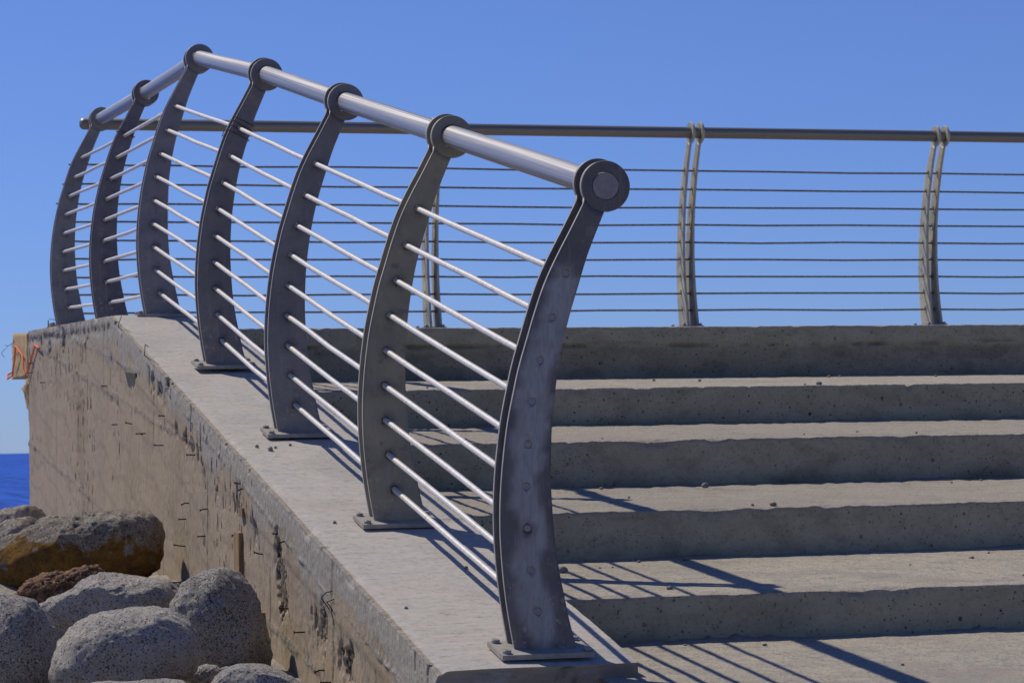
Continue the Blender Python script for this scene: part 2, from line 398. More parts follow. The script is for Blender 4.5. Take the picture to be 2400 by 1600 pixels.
yaw, pitch, roll = math.radians(-16.243), math.radians(2.037), math.radians(1.009)
fw = Vector((-math.sin(yaw) * math.cos(pitch), math.cos(yaw) * math.cos(pitch), math.sin(pitch)))
rt = Vector((math.cos(yaw), math.sin(yaw), 0)); up = rt.cross(fw)
r2 = rt * math.cos(roll) - up * math.sin(roll); u2 = up * math.cos(roll) + rt * math.sin(roll)
cd = bpy.data.cameras.new('camera'); cam = bpy.data.objects.new('camera', cd); COL.objects.link(cam)
cam.matrix_world = Matrix((r2, u2, -fw)).transposed().to_4x4()
cd.sensor_width = 36; cd.lens = 6593.67 / 2400 * 36; cd.clip_start = .1; cd.clip_end = 20000
cd.dof.use_dof = True; cd.dof.focus_distance = 7.6; cd.dof.aperture_fstop = 18
scene.camera = cam
scene.view_settings.view_transform = 'Standard'; scene.view_settings.look = 'None'
scene.view_settings.exposure = 0; scene.view_settings.gamma = 1

# ------------------------------------------------------------------ ground and sea
def ground_z(x, y):
    g = np.interp(y, [5, 6.7, 7.85, 8.35, 8.9, 9.55, 11, 12.3], [-.70, -.675, -.655, -.575, -.535, -.485, -.445, -.44])
    g = g - smooth(12.2, 21, y) * 4.2 - smooth(-3, -14, x) * smooth(-4, 10, y) * 3.9
    return g
xs = np.concatenate([np.linspace(-2500, -30, 12)[:-1], np.linspace(-30, -2, 29)[:-1], np.linspace(-2, 3, 126)[:-1], np.linspace(3, 12, 10)[:-1], np.linspace(12, 2500, 14)])
ys = np.concatenate([np.linspace(-2500, -20, 12)[:-1], np.linspace(-20, 5, 26)[:-1], np.linspace(5, 13, 201)[:-1], np.linspace(13, 24, 23)])
X, Y = np.meshgrid(xs, ys, indexing='ij'); x = X.ravel(); y = Y.ravel()
z = ground_z(x, y)
loc = (np.abs(x) < 3.2) & (y > 4.5) & (y < 13.5)
z = z + loc * (.035 * fbm(np.stack([x * 7, y * 7, 0 * x], 1), 4, 3) + .02 * np.abs(fbm(np.stack([x * 22, y * 22, 0 * x], 1), 3, 9)))
o = link('ground', mesh_np('ground', np.stack([x, y, z], 1), grid_faces(len(xs), len(ys), True)), M['ground'], None, True)
tag(o, kind='structure')

bm = bmesh.new(); R = 3800
vs = [bm.verts.new((R * math.cos(a), R * math.sin(a), -4.1)) for a in np.linspace(-.35, PI + .35, 181)]
bm.faces.new(vs)
o = link('sea', bm_mesh('sea', bm), M['sea']); tag(o, kind='structure')

# ------------------------------------------------------------------ staircase
NOS = [(11.15, .471), (9.74, .190), (8.744, -.003), (7.69, -.205), (6.72, -.395), (5.72, -.565)]   # nosing (y, z), top to bottom
BACK = [.646, .255, .054, -.152, -.343, -.512]                                                  # level where each tread meets the riser behind
BACKY = [15.72, 11.15, 9.74, 8.744, 7.69, 6.72]
CHIP = {0: [(4.9, .03, .012)], 1: [(3.33, .05, .010)], 2: [(3.03, .07, .026), (4.55, .05, .022), (3.9, .03, .010)], 3: [(2.85, .06, .018), (3.2, .03, .012), (4.6, .05, .014)], 4: [(2.86, .05, .018), (2.98, .04, .022), (2.55, .03, .008)], 5: [(3, .05, .01)]}
stair = empty('staircase', (2.07, 6.72, -.5))
tag(stair, 'broad shallow raw concrete steps rising to the flat terrace with the sea rail', 'stairs')
def stair_part(i, name):
    (yn, zn), zb, yb_ = NOS[i], BACK[i], BACKY[i]
    zlow = (BACK[i + 1] if i < 5 else -.72) - .05
    xs = np.concatenate([np.arange(1.98, 5.95, .013), np.linspace(5.95, 9.6, 30)])
    L = yb_ + .03 - yn
    t = np.concatenate([np.linspace(1, .12, 26 if i else 60)[:-1], np.linspace(.12, .0, 18 if i else 26)]) if i else np.concatenate([np.linspace(1, .05, 50)[:-1], np.linspace(.05, 0, 24)])
    py = yn + t * L; pz = zn + (zb - zn) * t * L / (yb_ - yn)
    # rounded nose then riser
    k = np.linspace(0, 1, 6)[1:-1] * PI / 2; rn = .0035
    ny = np.concatenate([py[:-1], [yn + rn], yn + rn - rn * np.sin(k), [yn]])
    nz = np.concatenate([pz[:-1], [zn + rn * .05], zn - rn + rn * np.cos(k), [zn - rn]])
    rz = np.linspace(zn - rn, zlow, 22)[1:]
    prof_y = np.concatenate([ny, np.full(len(rz), yn)]); prof_z = np.concatenate([nz, rz]); nt = len(ny)
    nu, nv = len(xs), len(prof_y)
    Xg = np.repeat(xs, nv); Yg = np.tile(prof_y, nu); Zg = np.tile(prof_z, nu); idx = np.tile(np.arange(nv), nu)
    P = np.stack([Xg, Yg, Zg], 1)
    on_riser = (idx >= nt).astype(float)
    dn = np.hypot(np.where(on_riser > 0, 0, Yg - yn), np.where(on_riser > 0, zn - Zg, 0))
    edge = np.exp(-(dn / .022) ** 2)
    wav = .0014 * fbm(np.stack([Xg * .9, 0 * Xg + i * 5, 0 * Xg], 1), 3, 21)           # formwork waviness
    rough = .0020 * fbm(P * 38, 4, 31 + i) + .0012 * fbm(P * 6, 3, 41 + i)
    rtread = 1.0 if i not in (2, 3) else 1.9
    Zg = Zg + (1 - on_riser) * rough * rtread + wav * .8
    Yg = Yg + on_riser * (rough * 1.1) + wav * 1.6
    # broken nose
    bn = np.maximum(0, fbm(np.stack([Xg * 16, 0 * Xg + i * 9.1, 0 * Xg], 1), 4, 51 + i) - .42) * .05
    for (cx, cw, cdp) in CHIP[i]: bn = bn + cdp * np.exp(-((Xg - cx) / cw) ** 2) * (.6 + .4 * fbm(P * 60, 2, 61))
    bn = bn + .0035 * np.abs(fbm(np.stack([Xg * 60, 0 * Xg + i, 0 * Xg], 1), 2, 71))
    Yg = Yg + edge * bn * .6; Zg = Zg - edge * bn * .55
    # rubbly ridge of mortar on the third tread, dirt heaps in the inner corners
    grit = np.zeros_like(Xg); stain = np.zeros_like(Xg)
    if i > 0:
        db = (yb_ - Yg)
        heap = (1 - on_riser) * np.exp(-(np.maximum(db, 0) / .045) ** 2) * smooth(-.1, .5, fbm(np.stack([Xg * 5, Yg * 3, 0 * Xg + i], 1), 4, 81 + i))
        Zg = Zg + heap * (.005 + .014 * np.maximum(0, fbm(P * 60, 3, 91))); grit = np.maximum(grit, heap)
        if i == 3:
            line = np.exp(-((Yg - (yb_ - .26 + .02 * fbm(np.stack([Xg * 3, 0 * Xg, 0 * Xg], 1), 3, 5))) / .035) ** 2) * smooth(2.35, 2.6, Xg) * smooth(4.4, 3.8, Xg) * (1 - on_riser)
            line = line * smooth(-.25, .25, fbm(P * 26, 3, 99)); Zg = Zg + line * (.006 + .010 * np.maximum(0, fbm(P * 70, 3, 98))); grit = np.maximum(grit, line)
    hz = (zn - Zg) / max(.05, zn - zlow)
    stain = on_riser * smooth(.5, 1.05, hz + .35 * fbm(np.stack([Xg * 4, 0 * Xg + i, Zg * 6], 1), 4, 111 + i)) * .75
    if i == 0:
        crack = np.abs(Zg - (zn - .075 + .012 * fbm(np.stack([Xg * 6, 0 * Xg, 0 * Xg], 1), 4, 7)))
        cr = on_riser * np.exp(-(crack / .0045) ** 2) * smooth(-.6, -.1, fbm(np.stack([Xg * 9, Zg * 3, 0 * Xg], 1), 3, 8))
        lower = on_riser * smooth(.072, .1, zn - Zg)
        dmg = lower * smooth(.05, .4, fbm(P * np.array([7, 7, 14]), 4, 17))
        Yg = Yg + .014 * cr + .012 * dmg * np.abs(fbm(P * 40, 3, 18)) + .004 * lower
        stain = np.maximum(stain * .9, np.maximum(cr * .55, dmg * .55)); stain = np.maximum(stain, lower * .32)
    grit = np.maximum(grit, edge * smooth(.0, .02, bn) * .8)
    grit = np.maximum(grit, (1 - on_riser) * .5 * smooth(.1, .5, fbm(P * 3.2, 5, 120 + i)))
    if i in (2, 3): grit = np.maximum(grit, (1 - on_riser) * .45)
    me = mesh_np(name, np.stack([Xg, Yg, Zg], 1), grid_faces(nu, nv))
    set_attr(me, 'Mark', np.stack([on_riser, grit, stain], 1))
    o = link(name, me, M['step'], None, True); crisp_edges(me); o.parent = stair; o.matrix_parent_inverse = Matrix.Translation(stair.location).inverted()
    return o
o = stair_part(0, 'terrace_slab'); o['label'] = 'flat terrace slab with a cracked riser under the sea rail'
for i in range(1, 6): stair_part(i, 'step')

# ------------------------------------------------------------------ side wall with its sloping coping
SL = (.193, -1.687); YB = 11.58
def top_z(y): return np.where(y < YB, SL[0] * y + SL[1], SL[0] * YB + SL[1] + .0237 * (y - YB))
def face_x(y): return 1.588 + .012 * (y - 6.1)
wall = empty('side_wall', (1.6, 6.1, -.7))
tag(wall, 'tan board-marked concrete side wall with a pale sloping top beside the steps', 'wall')
def to_wall(o): o.parent = wall; o.matrix_parent_inverse = Matrix.Translation(wall.location).inverted(); return o

ysw = np.concatenate([np.arange(6.1, 9.8, .006), np.arange(9.8, 14.93, .009)])
ysw[-1] = 14.93
Hn = 150; Tn = 46
uf = np.linspace(0, 1, Hn)
hr = np.linspace(0, 1, Tn)
nu, nv = len(ysw), Hn + Tn + 4
yy = np.repeat(ysw, nv); j = np.tile(np.arange(nv), nu)
tz = top_z(yy)
is_face = j < Hn; is_top = (j >= Hn) & (j < Hn + Tn); is_side = j >= Hn + Tn
zb0 = np.full(yy.shape, -.85)
zf = zb0 + (tz - zb0) * (np.clip(j, 0, Hn - 1) / (Hn - 1)) ** .8
ht = np.clip((j - Hn + 1) / Tn, 0, 1)
XR = 2.075
xx = np.where(is_face, face_x(yy), np.where(is_top, face_x(yy) + (XR - face_x(yy)) * ht, XR))
zz = np.where(is_face, zf, np.where(is_top, tz, tz - .12 * (j - Hn - Tn + 1)))
P = np.stack([xx, yy, zz], 1)
fy, fz = yy, zz
LA = [(14.7, .55), (14.423, .521), (13.228, .396), (12.7, .335), (11.417, .209), (11.1, .18), (10.47, .104), (9.837, .045), (9.3, .0)]
LB = [(14.4, .60), (13.214, .535), (12.585, .473), (11.486, .366), (11.129, .324), (10.7, .29)]
LC = [(14.966, .043), (13.583, -.096), (12.938, -.152), (12.651, -.182), (12.076, -.245), (11.4, -.32), (10.3, -.46)]
LD = [(10.6, .335), (9.892, .17), (9.328, .052), (8.598, -.097), (8.367, -.148), (7.878, -.257), (7.197, -.405), (6.781, -.488), (6.436, -.555), (6.1, -.62)]
LE = [(8.15, -.515), (7.901, -.548), (7.46, -.601), (6.8, -.70)]
wob = .010 * fbm(np.stack([yy * 9, zz * 9, 0 * yy], 1), 3, 201)
dA, dB, dC, dD, dE = [np.abs(dist_poly(fy, fz, q) + wob) for q in (LA, LB, LC, LD, LE)]
brk = smooth(-.35, .2, fbm(np.stack([yy * 14, zz * 14, 0 * yy], 1), 4, 205))
def ridge(d, wdt): return np.exp(-(d / wdt) ** 2)
rA, rB, rC, rD, rE = ridge(dA, .0075) * (.3 + .7 * brk), ridge(dB, .010) * (.35 + .65 * brk), ridge(dC, .0085) * (.35 + .65 * brk), ridge(dD, .007) * brk, ridge(dE, .009) * (.3 + .7 * brk)
fins = np.maximum.reduce([rA, rB, rC, rD, rE])
fn = fbm(P * np.array([30, 45, 45]), 4, 210)
# vertical board joints
vj = np.zeros_like(yy)
for (y0, z0, y1, z1) in [(12.69, .33, 12.83, -.2), (11.81, .516, 11.84, .22), (10.36, .2, 10.44, -.02), (7.2, -.30, 7.23, -.62), (10.19, -.24, 10.2, -.5), (8.1, -.36, 8.11, -.8), (13.6, .4, 13.7, -.4), (9.2, -.1, 9.22, -.5)]:
    vj = np.maximum(vj, ridge(dist_poly(fy, fz, [(y0, z0), (y1, z1)]), .006))
# honeycombed band under the coping
LH = [(11.0, .27), (10.6, .27), (10.25, .215), (9.84, .07), (9.43, -.007), (9.28, -.065), (8.6, -.16), (8.33, -.25), (7.95, -.36), (7.72, -.43), (7.49, -.467), (7.3, -.495), (7.04, -.565), (6.7, -.6)]
dH = dist_poly(fy, fz, LH)
vert = fbm(np.stack([yy * 34, zz * 9, 0 * yy], 1), 4, 220)
hon = np.exp(-(dH / .055) ** 2) * smooth(.02, .34, vert) * smooth(-.25, .15, fbm(np.stack([yy * 3.2, zz * 3, 0 * yy], 1), 3, 221))
spots = np.zeros_like(yy)
for (sy, sz, sr) in [(9.626, .026, .035), (9.009, -.139, .018), (7.957, -.315, .05), (7.941, -.38, .055), (7.904, -.428, .05), (8.332, -.25, .03), (10.239, .207, .03), (10.025, .228, .04), (10.383, .242, .04), (9.835, .065, .03), (7.342, -.477, .05), (7.04, -.563, .045), (9.46, .0, .03), (13.9, .50, .05), (13.3, .50, .06), (14.3, .53, .05)]:
    dd = np.hypot((fy - sy) * .8, (fz - sz) * .75 if sy < 9 else fz - sz) / sr
    spots = np.maximum(spots, smooth(1.15, .55, dd + .7 * fbm(P * np.array([40, 40, 30]), 4, 230)))
spk = smooth(.42, .55, fbm(np.stack([yy * 60, zz * 16, 0 * yy], 1), 3, 240)) * smooth(-.2, .3, fbm(np.stack([yy * 2, zz * 2, 0 * yy], 1), 3, 241))
band_top = np.exp(-(np.abs(tz - zz - .05 - .012 * fbm(np.stack([yy * 12, zz * 0, zz * 0], 1), 3, 9)) / .02) ** 2) * (yy > YB) * smooth(-.1, .3, vert + .2)
dark = np.clip(np.maximum.reduce([hon * .8, spots, spk * .75, band_top * .8]), 0, 1)
drop = np.maximum(tz - zz, 0)
grey = np.clip(smooth(.13, .03, drop + .05 * fbm(P * 7, 3, 250)) * .9 + .6 * smooth(.05, .4, fbm(np.stack([yy * 5, zz * 3, 0 * yy], 1), 4, 251)) * smooth(.35, .1, drop) + fins * .7, 0, 1)
face_f = is_face.astype(float)
push = fins * (.0035 + .005 * fn) - dark * (.010 + .010 * np.abs(fn)) + .0018 * fn + .0012 * fbm(P * np.array([1, 70, 12]), 3, 260) - vj * .004
push = push + smooth(.17, .14, drop) * (yy < YB) * .004
P[:, 0] -= face_f * push
# irregular top arris
ar = np.exp(-(np.where(is_face, drop, np.where(is_top, xx - face_x(yy), 1)) / .016) ** 2)
an = np.abs(fbm(np.stack([yy * 30, 0 * yy, 0 * yy], 1), 5, 270)) * .014 + np.maximum(0, fbm(np.stack([yy * 7, 0 * yy, 0 * yy], 1), 3, 271) - .15) * .02
P[:, 2] -= ar * an * (is_face | is_top); P[:, 0] += ar * an * .6 * (is_face | is_top)
topn = .0022 * fbm(P * np.array([4, 26, 1]), 4, 280) + .003 * fbm(P * 3, 3, 281)
P[:, 2] += np.where(is_top | is_side, topn, 0)
# crumbly pour line across the coping beside the third riser
cl = is_top * np.exp(-((yy - 7.64 - .02 * fbm(P * 6, 3, 290)) / .02) ** 2) * smooth(1.9, 2.0, xx) * brk
P[:, 2] += .008 * cl * (1 + fn)
skew = (P[:, 0] - 1.588) * .075
P[:, 1] = np.where(yy < 6.5, yy + skew * (6.5 - yy) / .4, yy)
F = grid_faces(nu, nv, True)
# end cap towards the viewer: a fan grid from the first profile
ring = np.arange(nv); cen = P[ring].copy()
capz = np.linspace(0, 1, 12)
V = [P]; base_n = len(P)
first = P[ring]
Cx = np.array([1.83, 6.118, -.9])
lay = [ring]
for t in np.linspace(.02, 1, 14)[0:]:
    q = first * (1 - t) + Cx * t
    q[:, 1] = 6.1 + (q[:, 0] - 1.588) * .075 + .003 * fbm(q * 14, 4, 300) + .001
    lay.append(base_n + np.arange(nv)); base_n += nv; V.append(q)
CF = []
for a, b in zip(lay[:-1], lay[1:]):
    CF.append(np.stack([a[:-1], a[1:], b[1:], b[:-1]], 1))
Vall = np.concatenate(V)
me = mesh_np('wall_body', Vall, np.concatenate([F] + CF))
mk = np.stack([np.where(is_face, dark, np.clip(cl, 0, 1) + ar * .25 * smooth(.003, .012, an)), np.where(is_face, grey, 0), np.where(is_face, np.clip(vj * .9 + fins * .35, 0, 1), 0)], 1)
ncap = len(Vall) - len(P)
mk = np.concatenate([mk, np.tile(np.array([[0, .35, .25]]), (ncap, 1))])
set_attr(me, 'Mark', mk)
o = to_wall(link('wall_body', me, M['wall'], None, True))
me.materials.append(M['top'])
fj = np.tile(np.arange(nv - 1), nu - 1)
mi = np.concatenate([np.where(fj >= Hn, 1, 0), np.zeros(sum(len(c) for c in CF), dtype=int)]).astype(np.int32)
me.polygons.foreach_set('material_index', mi)
crisp_edges(me)

# overhanging slab end beyond the wall
bm = bmesh.new()
v = [bm.verts.new(p) for p in ((1.694, 14.935, .385), (1.700, 15.76, .392), (1.700, 15.73, .646), (1.690, 14.935, .617))]
v2 = [bm.verts.new((p.co.x + .9, p.co.y, p.co.z)) for p in v]
bm.faces.new(v); bm.faces.new(v2[::-1])
for k in range(4): bm.faces.new((v[k], v2[k], v2[(k + 1) % 4], v[(k + 1) % 4]))
bmesh.ops.subdivide_edges(bm, edges=bm.edges[:], cuts=14, use_grid_fill=True)
V = np.array([q.co for q in bm.verts]); d = .010 * fbm(V * 11, 4, 310) + .006 * fbm(V * 40, 3, 311)
for q, k in zip(bm.verts, d): q.co += Vector((-k * .7, k, k * .6))
to_wall(link('slab_end', bm_mesh('slab_end', bm), M['slab'], None, True))
bm = bmesh.new(); bmesh.ops.create_icosphere(bm, subdivisions=4, radius=1)
V = np.array([q.co for q in bm.verts]); d = 1 + .28 * fbm(V * 2.2, 4, 320) + .1 * fbm(V * 7, 3, 321)
for q, k in zip(bm.verts, d): q.co = Vector((1.80 + q.co.x * .12 * k, 14.97 + q.co.y * .20 * k, .33 + q.co.z * .085 * k - max(0, -q.co.z) * .12))
to_wall(link('mortar_lump', bm_mesh('mortar_lump', bm), M['slab'], None, True))

# nails left by the formwork: (y, z of the root, how far out, rise) in metres / millimetres
NAILS = [(9.587, -.192, 26, -4), (9.189, -.201, 26, -6), (9.658, -.247, 25, 0), (9.251, -.294, 25, -1), (9.675, -.343, 40, 8), (8.682, -.28, 9, 2), (8.554, -.116, 20, 4), (8.508, -.126, 19, -8), (8.21, -.322, 25, 9), (7.948, -.253, 17, 2), (7.811, -.273, 27, -1), (7.821, -.461, 26, 5), (7.589, -.511, 30, 0), (7.398, -.604, 12, 0), (14.104, .335, 23, 0), (14.678, .445, 21, 1), (14.683, .402, 23, -3), (11.715, .259, 24, 3), (11.411, .098, 22, -1), (10.983, .093, 25, 8), (10.686, .047, 26, 8), (10.615, .056, 18, -1), (10.167, .008, 32, 2), (9.464, -.026, 25, 1), (10.105, .114, 23, 2), (7.333, -.598, 26, -3), (7.251, -.622, 27, 1)]
bm = bmesh.new(); tube(bm, [(.01, 0, 0), (-1, 0, 0)], .0021, 8); tube(bm, [(-1.0, 0, 0), (-1.06, 0, 0)], .0042, 10)
for q in bm.verts: pass
for k, (ny, nz, out, rise) in enumerate(NAILS):
    b2 = bmesh.new(); L = out / 1000; x0 = float(face_x(ny))
    bend = .0 if k % 5 else .004
    tube(b2, [(x0 + .02, ny, nz), (x0 - L * .55, ny, nz + rise / 1000 * .55 + bend), (x0 - L, ny, nz + rise / 1000)], .0022, 8)
    tube(b2, [(x0 - L, ny, nz + rise / 1000), (x0 - L - .0018, ny, nz + rise / 1000)], .0044, 10)
    to_wall(link('nail', bm_mesh('nail', b2), M['nail']))
bm.free()
# timber offcuts cast into the face
def timber(y0, y1, z0, z1, out, lab):
    b2 = bmesh.new(); x0 = float(face_x((y0 + y1) / 2)); box(b2, x0 - out, x0 + .05, y0, y1, z0, z1)
    bmesh.ops.subdivide_edges(b2, edges=b2.edges[:], cuts=6, use_grid_fill=True)
    V = np.array([q.co for q in b2.verts]); d = .003 * fbm(V * np.array([60, 60, 14]), 3, 330)
    for q, k in zip(b2.verts, d): q.co += Vector((k, k * 1.5, 0))
    o = to_wall(link('timber_offcut', bm_mesh('timber_offcut', b2), M['wood'])); o['label'] = lab
timber(8.54, 8.625, -.50, -.265, .014, 'upright brown timber offcut standing against the lower wall face')
b2 = bmesh.new(); x0 = float(face_x(10.9))
tv = [b2.verts.new(p) for p in ((x0 - .012, 11.07, .30), (x0 - .012, 10.80, .288), (x0 + .02, 10.86, .21), (x0 + .012, 11.0, .135), (x0 + .02, 11.08, .17), (x0 + .08, 11.07, .30), (x0 + .08, 10.80, .288), (x0 + .08, 10.86, .21), (x0 + .08, 11.0, .135), (x0 + .08, 11.08, .17))]
b2.faces.new(tv[:5]); b2.faces.new(tv[5:][::-1])
for k in range(5): b2.faces.new((tv[k], tv[5 + k], tv[5 + (k + 1) % 5], tv[(k + 1) % 5]))
o = to_wall(link('timber_offcut', bm_mesh('timber_offcut', b2), M['shadowy'])); o['label'] = 'dark mouldy timber wedge cast into the wall near the top, recess shade put into its colour'  # dark olive tone paints the shade of the wall recess onto the wedge
timber(8.49, 8.55, -.215, -.188, .012, 'tiny orange-brown timber scrap in the wall face')
timber(8.185, 8.225, -.52, -.49, .012, 'small yellow timber scrap low on the wall beside the grey boulder')
# tying wires
def wire(pts, r=.0016, name='tie_wire'):
    b2 = bmesh.new(); tube(b2, pts, r, 6); return to_wall(link(name, bm_mesh(name, b2), M['wire']))
wire([(1.66, 15.72, .585), (1.672, 15.70, .572), (1.665, 15.85, .56), (1.662, 15.95, .545), (1.67, 15.88, .52)])
wire([(1.69, 15.30, .555), (1.67, 15.5, .565), (1.668, 15.35, .60), (1.672, 15.4, .585), (1.67, 15.7, .575)])
wire([(1.60, 7.235, -.435), (1.578, 7.25, -.40), (1.585, 7.22, -.385), (1.61, 7.19, -.378)])
wire([(1.60, 7.20, -.435), (1.58, 7.19, -.408), (1.60, 7.17, -.398)])
wire([(1.69, 13.95, .645), (1.67, 13.6, .625), (1.66, 13.3, .602), (1.668, 13.9, .598)])
wire([(1.72, 14.25, .60), (1.72, 14.25, .652)], .003)
wire([(1.665, 11.45, .47), (1.645, 11.3, .50), (1.635, 11.15, .525)])
wire([(1.66, 10.75, .34), (1.625, 10.5, .36), (1.615, 10.42, .385), (1.62, 10.38, .375)])

# orange mason's twine looped round the slab end
bm = bmesh.new()
tube(bm, [(1.668, 14.19, .508), (1.672, 14.3, .518), (1.676, 14.45, .534), (1.678, 14.6, .49), (1.68, 14.7, .455), (1.678, 14.81, .413), (1.672, 14.9, .392), (1.676, 14.88, .388), (1.674, 14.98, .42), (1.676, 15.0, .45), (1.677, 15.05, .504), (1.672, 15.26, .553), (1.670, 15.31, .560), (1.674, 15.37, .525), (1.678, 15.43, .494), (1.68, 15.53, .449), (1.68, 15.55, .412), (1.672, 15.74, .396), (1.678, 15.79, .42), (1.72, 15.80, .44)], .0052, 8)
o = link('orange_string', bm_mesh('orange_string', bm), M['orange']); tag(o, 'bright orange twine zigzagging round the overhanging slab end above the sea', 'string')

# ------------------------------------------------------------------ railings
LP = np.array([[-53, -39], [-88, -104], [-117, -156], [-149, -220], [-175, -288], [-197, -356], [-216, -416], [-231, -477], [-245, -541], [-255, -605], [-262, -665], [-267, -732], [-268, -799], [-265, -866], [-259, -934], [-250, -1001], [-240, -1060], [-236, -1085]]) / 1000.
RP = np.array([[-3, -56], [-24, -104], [-48, -162], [-71, -231], [-92, -295], [-109, -356], [-122, -417], [-132, -478], [-140, -542], [-144, -607], [-146, -667], [-144, -735], [-139, -813], [-130, -884], [-118, -948], [-104, -1016], [-93, -1060], [-88, -1085]]) / 1000.
HOLES = np.array([[-101, -203], [-137, -304], [-166, -403], [-187, -498], [-199, -596], [-205, -692], [-204, -788], [-197, -884], [-182, -979]]) / 1000.
RING, BORE, TUBE, ROD, PT, GAP = .0598, .0334, .0310, .0078, .012, .055
def Lx(z): return np.interp(-z, -LP[:, 1], LP[:, 0])
def Rx(z): return np.interp(-z, -RP[:, 1], RP[:, 0])
def smooth_curve(zs, P2):
    # Catmull-Rom through the traced profile
    t = -P2[:, 1]; v = P2[:, 0]; m = np.gradient(v, t)
    i = np.clip(np.searchsorted(t, -zs) - 1, 0, len(t) - 2); h = t[i + 1] - t[i]; s = np.clip((-zs - t[i]) / h, 0, 1)
    return (2 * s**3 - 3 * s**2 + 1) * v[i] + (s**3 - 2 * s**2 + s) * h * m[i] + (-2 * s**3 + 3 * s**2) * v[i + 1] + (s**3 - s**2) * h * m[i + 1]

def stem_mesh(zbot):
    nc, nr = 11, 70; T = np.linspace(0, 1, nc)
    ztop = np.full(nc, -.05); rr = RING * .985
    for _ in range(30):
        xt = smooth_curve(ztop, LP) * (1 - T) + smooth_curve(ztop, RP) * T
        ztop = -np.sqrt(np.maximum(rr * rr - np.minimum(np.abs(xt), rr * .999) ** 2, 1e-6)) * .6 + ztop * .4
    S = np.linspace(0, 1, nr)[:, None]
    Z = zbot * (1 - S) + ztop[None, :] * S
    X = smooth_curve(Z.ravel(), LP).reshape(Z.shape) * (1 - T) + smooth_curve(Z.ravel(), RP).reshape(Z.shape) * T
    n = nr * nc
    Vf = np.stack([X.ravel(), np.zeros(n), Z.ravel()], 1); Vb = Vf.copy(); Vb[:, 1] = PT
    F = grid_faces(nr, nc)
    bd = [r * nc for r in range(nr)]; bd = list(range(nc)) + [r * nc + nc - 1 for r in range(1, nr)] + [(nr - 1) * nc + c for c in range(nc - 2, -1, -1)] + [r * nc for r in range(nr - 2, 0, -1)]
    bd = np.array(bd); nb = np.roll(bd, -1)
    side = np.stack([bd, bd + n, nb + n, nb], 1)
    return mesh_np('stem', np.concatenate([Vf, Vb]), np.concatenate([F, F[:, ::-1] + n, side]))

def cut_holes(me, r):
    bm = bmesh.new()
    for hx, hz in HOLES: tube(bm, [(hx, -.02, hz), (hx, .04, hz)], r, 20)
    bmesh.ops.recalc_face_normals(bm, faces=bm.faces)
    cut = bpy.data.meshes.new('cut'); bm.to_mesh(cut); bm.free()
    bm = bmesh.new(); bm.from_mesh(me); bmesh.ops.recalc_face_normals(bm, faces=bm.faces); bm.to_mesh(me); bm.free()
    a = bpy.data.objects.new('a', me); b = bpy.data.objects.new('b', cut)
    COL.objects.link(a); COL.objects.link(b)
    md = a.modifiers.new('d', 'BOOLEAN'); md.operation = 'DIFFERENCE'; md.object = b; md.solver = 'EXACT'
    dg = bpy.context.evaluated_depsgraph_get(); dg.update()
    res = bpy.data.meshes.new_from_object(a.evaluated_get(dg))
    bpy.data.objects.remove(a); bpy.data.objects.remove(b); bpy.data.meshes.remove(cut)
    return res

def ring_into(bm, y0, z0):
    seg = 64; e = .0006
    prof = [(BORE, y0 - e), (RING - .0012, y0 - e), (RING, y0 + .001), (RING, y0 + PT - .001), (RING - .0012, y0 + PT + e), (BORE, y0 + PT + e)]
    rings = [[bm.verts.new((r * math.cos(2 * PI * k / seg), y, z0 + r * math.sin(2 * PI * k / seg))) for k in range(seg)] for r, y in prof]
    for a, b in zip(rings, rings[1:] + rings[:1]):
        for k in range(seg): bm.faces.new((a[k], a[(k + 1) % seg], b[(k + 1) % seg], b[k]))

def post_mesh(name, slope, end_plate, hole_r):
    st = cut_holes(stem_mesh(-1.085), hole_r)
    bm = bmesh.new()
    for y0, z0 in ((0, 0), (GAP, slope * GAP)):
        n0 = len(bm.verts); bm.from_mesh(st); bm.verts.ensure_lookup_table()
        for q in bm.verts[n0:]: q.co.y += y0; q.co.z += z0
        ring_into(bm, y0, z0)
    bmesh.ops.recalc_face_normals(bm, faces=bm.faces)
    me = bpy.data.meshes.new(name); bm.to_mesh(me); bm.free()
    V = np.zeros(len(me.vertices) * 3, dtype=np.float32); me.vertices.foreach_get('co', V); V = V.reshape(-1, 3).astype(float)
    d = np.full(len(V), 9.)
    for hx, hz in HOLES: d = np.minimum(d, np.hypot(V[:, 0] - hx - .006, V[:, 2] - hz + .004))
    nz = fbm(V * np.array([30, 1, 22]), 4, 400)
    scorch = smooth(.030, .004, d + .015 * nz)
    grind = np.zeros(len(V)); rust = np.zeros(len(V))
    if end_plate:
        dl = dist_poly(V[:, 0], V[:, 2], [tuple(h) for h in HOLES] + [(-.165, -1.03)])
        front = V[:, 1] < .002
        top = (V[:, 2] > -.21) * .02
        grind = front * smooth(.050, .020, dl + .030 * nz + .012 * fbm(V * np.array([12, 1, 9]), 3, 402) + top)
        sw = front * smooth(.1, .0, np.abs(np.hypot(V[:, 0] + .02, V[:, 2] + .26) - .11)) * .35
        grind = np.maximum(grind, sw * smooth(0, .4, nz))
        rust = front * smooth(.022, .006, np.hypot(V[:, 0] + .204, (V[:, 2] + .792) * .75)); scorch = scorch * 0
    else:
        scorch = scorch * (V[:, 2] < -.1)
    set_attr(me, 'Mark', np.stack([grind, scorch, rust], 1))
    return me
ME_SLOPE = post_mesh('post_sloped', SL[0], False, .0105)
ME_LEVEL = post_mesh('post_level', 0., False, .0105)
ME_END = post_mesh('post_end', SL[0], True, .0089)

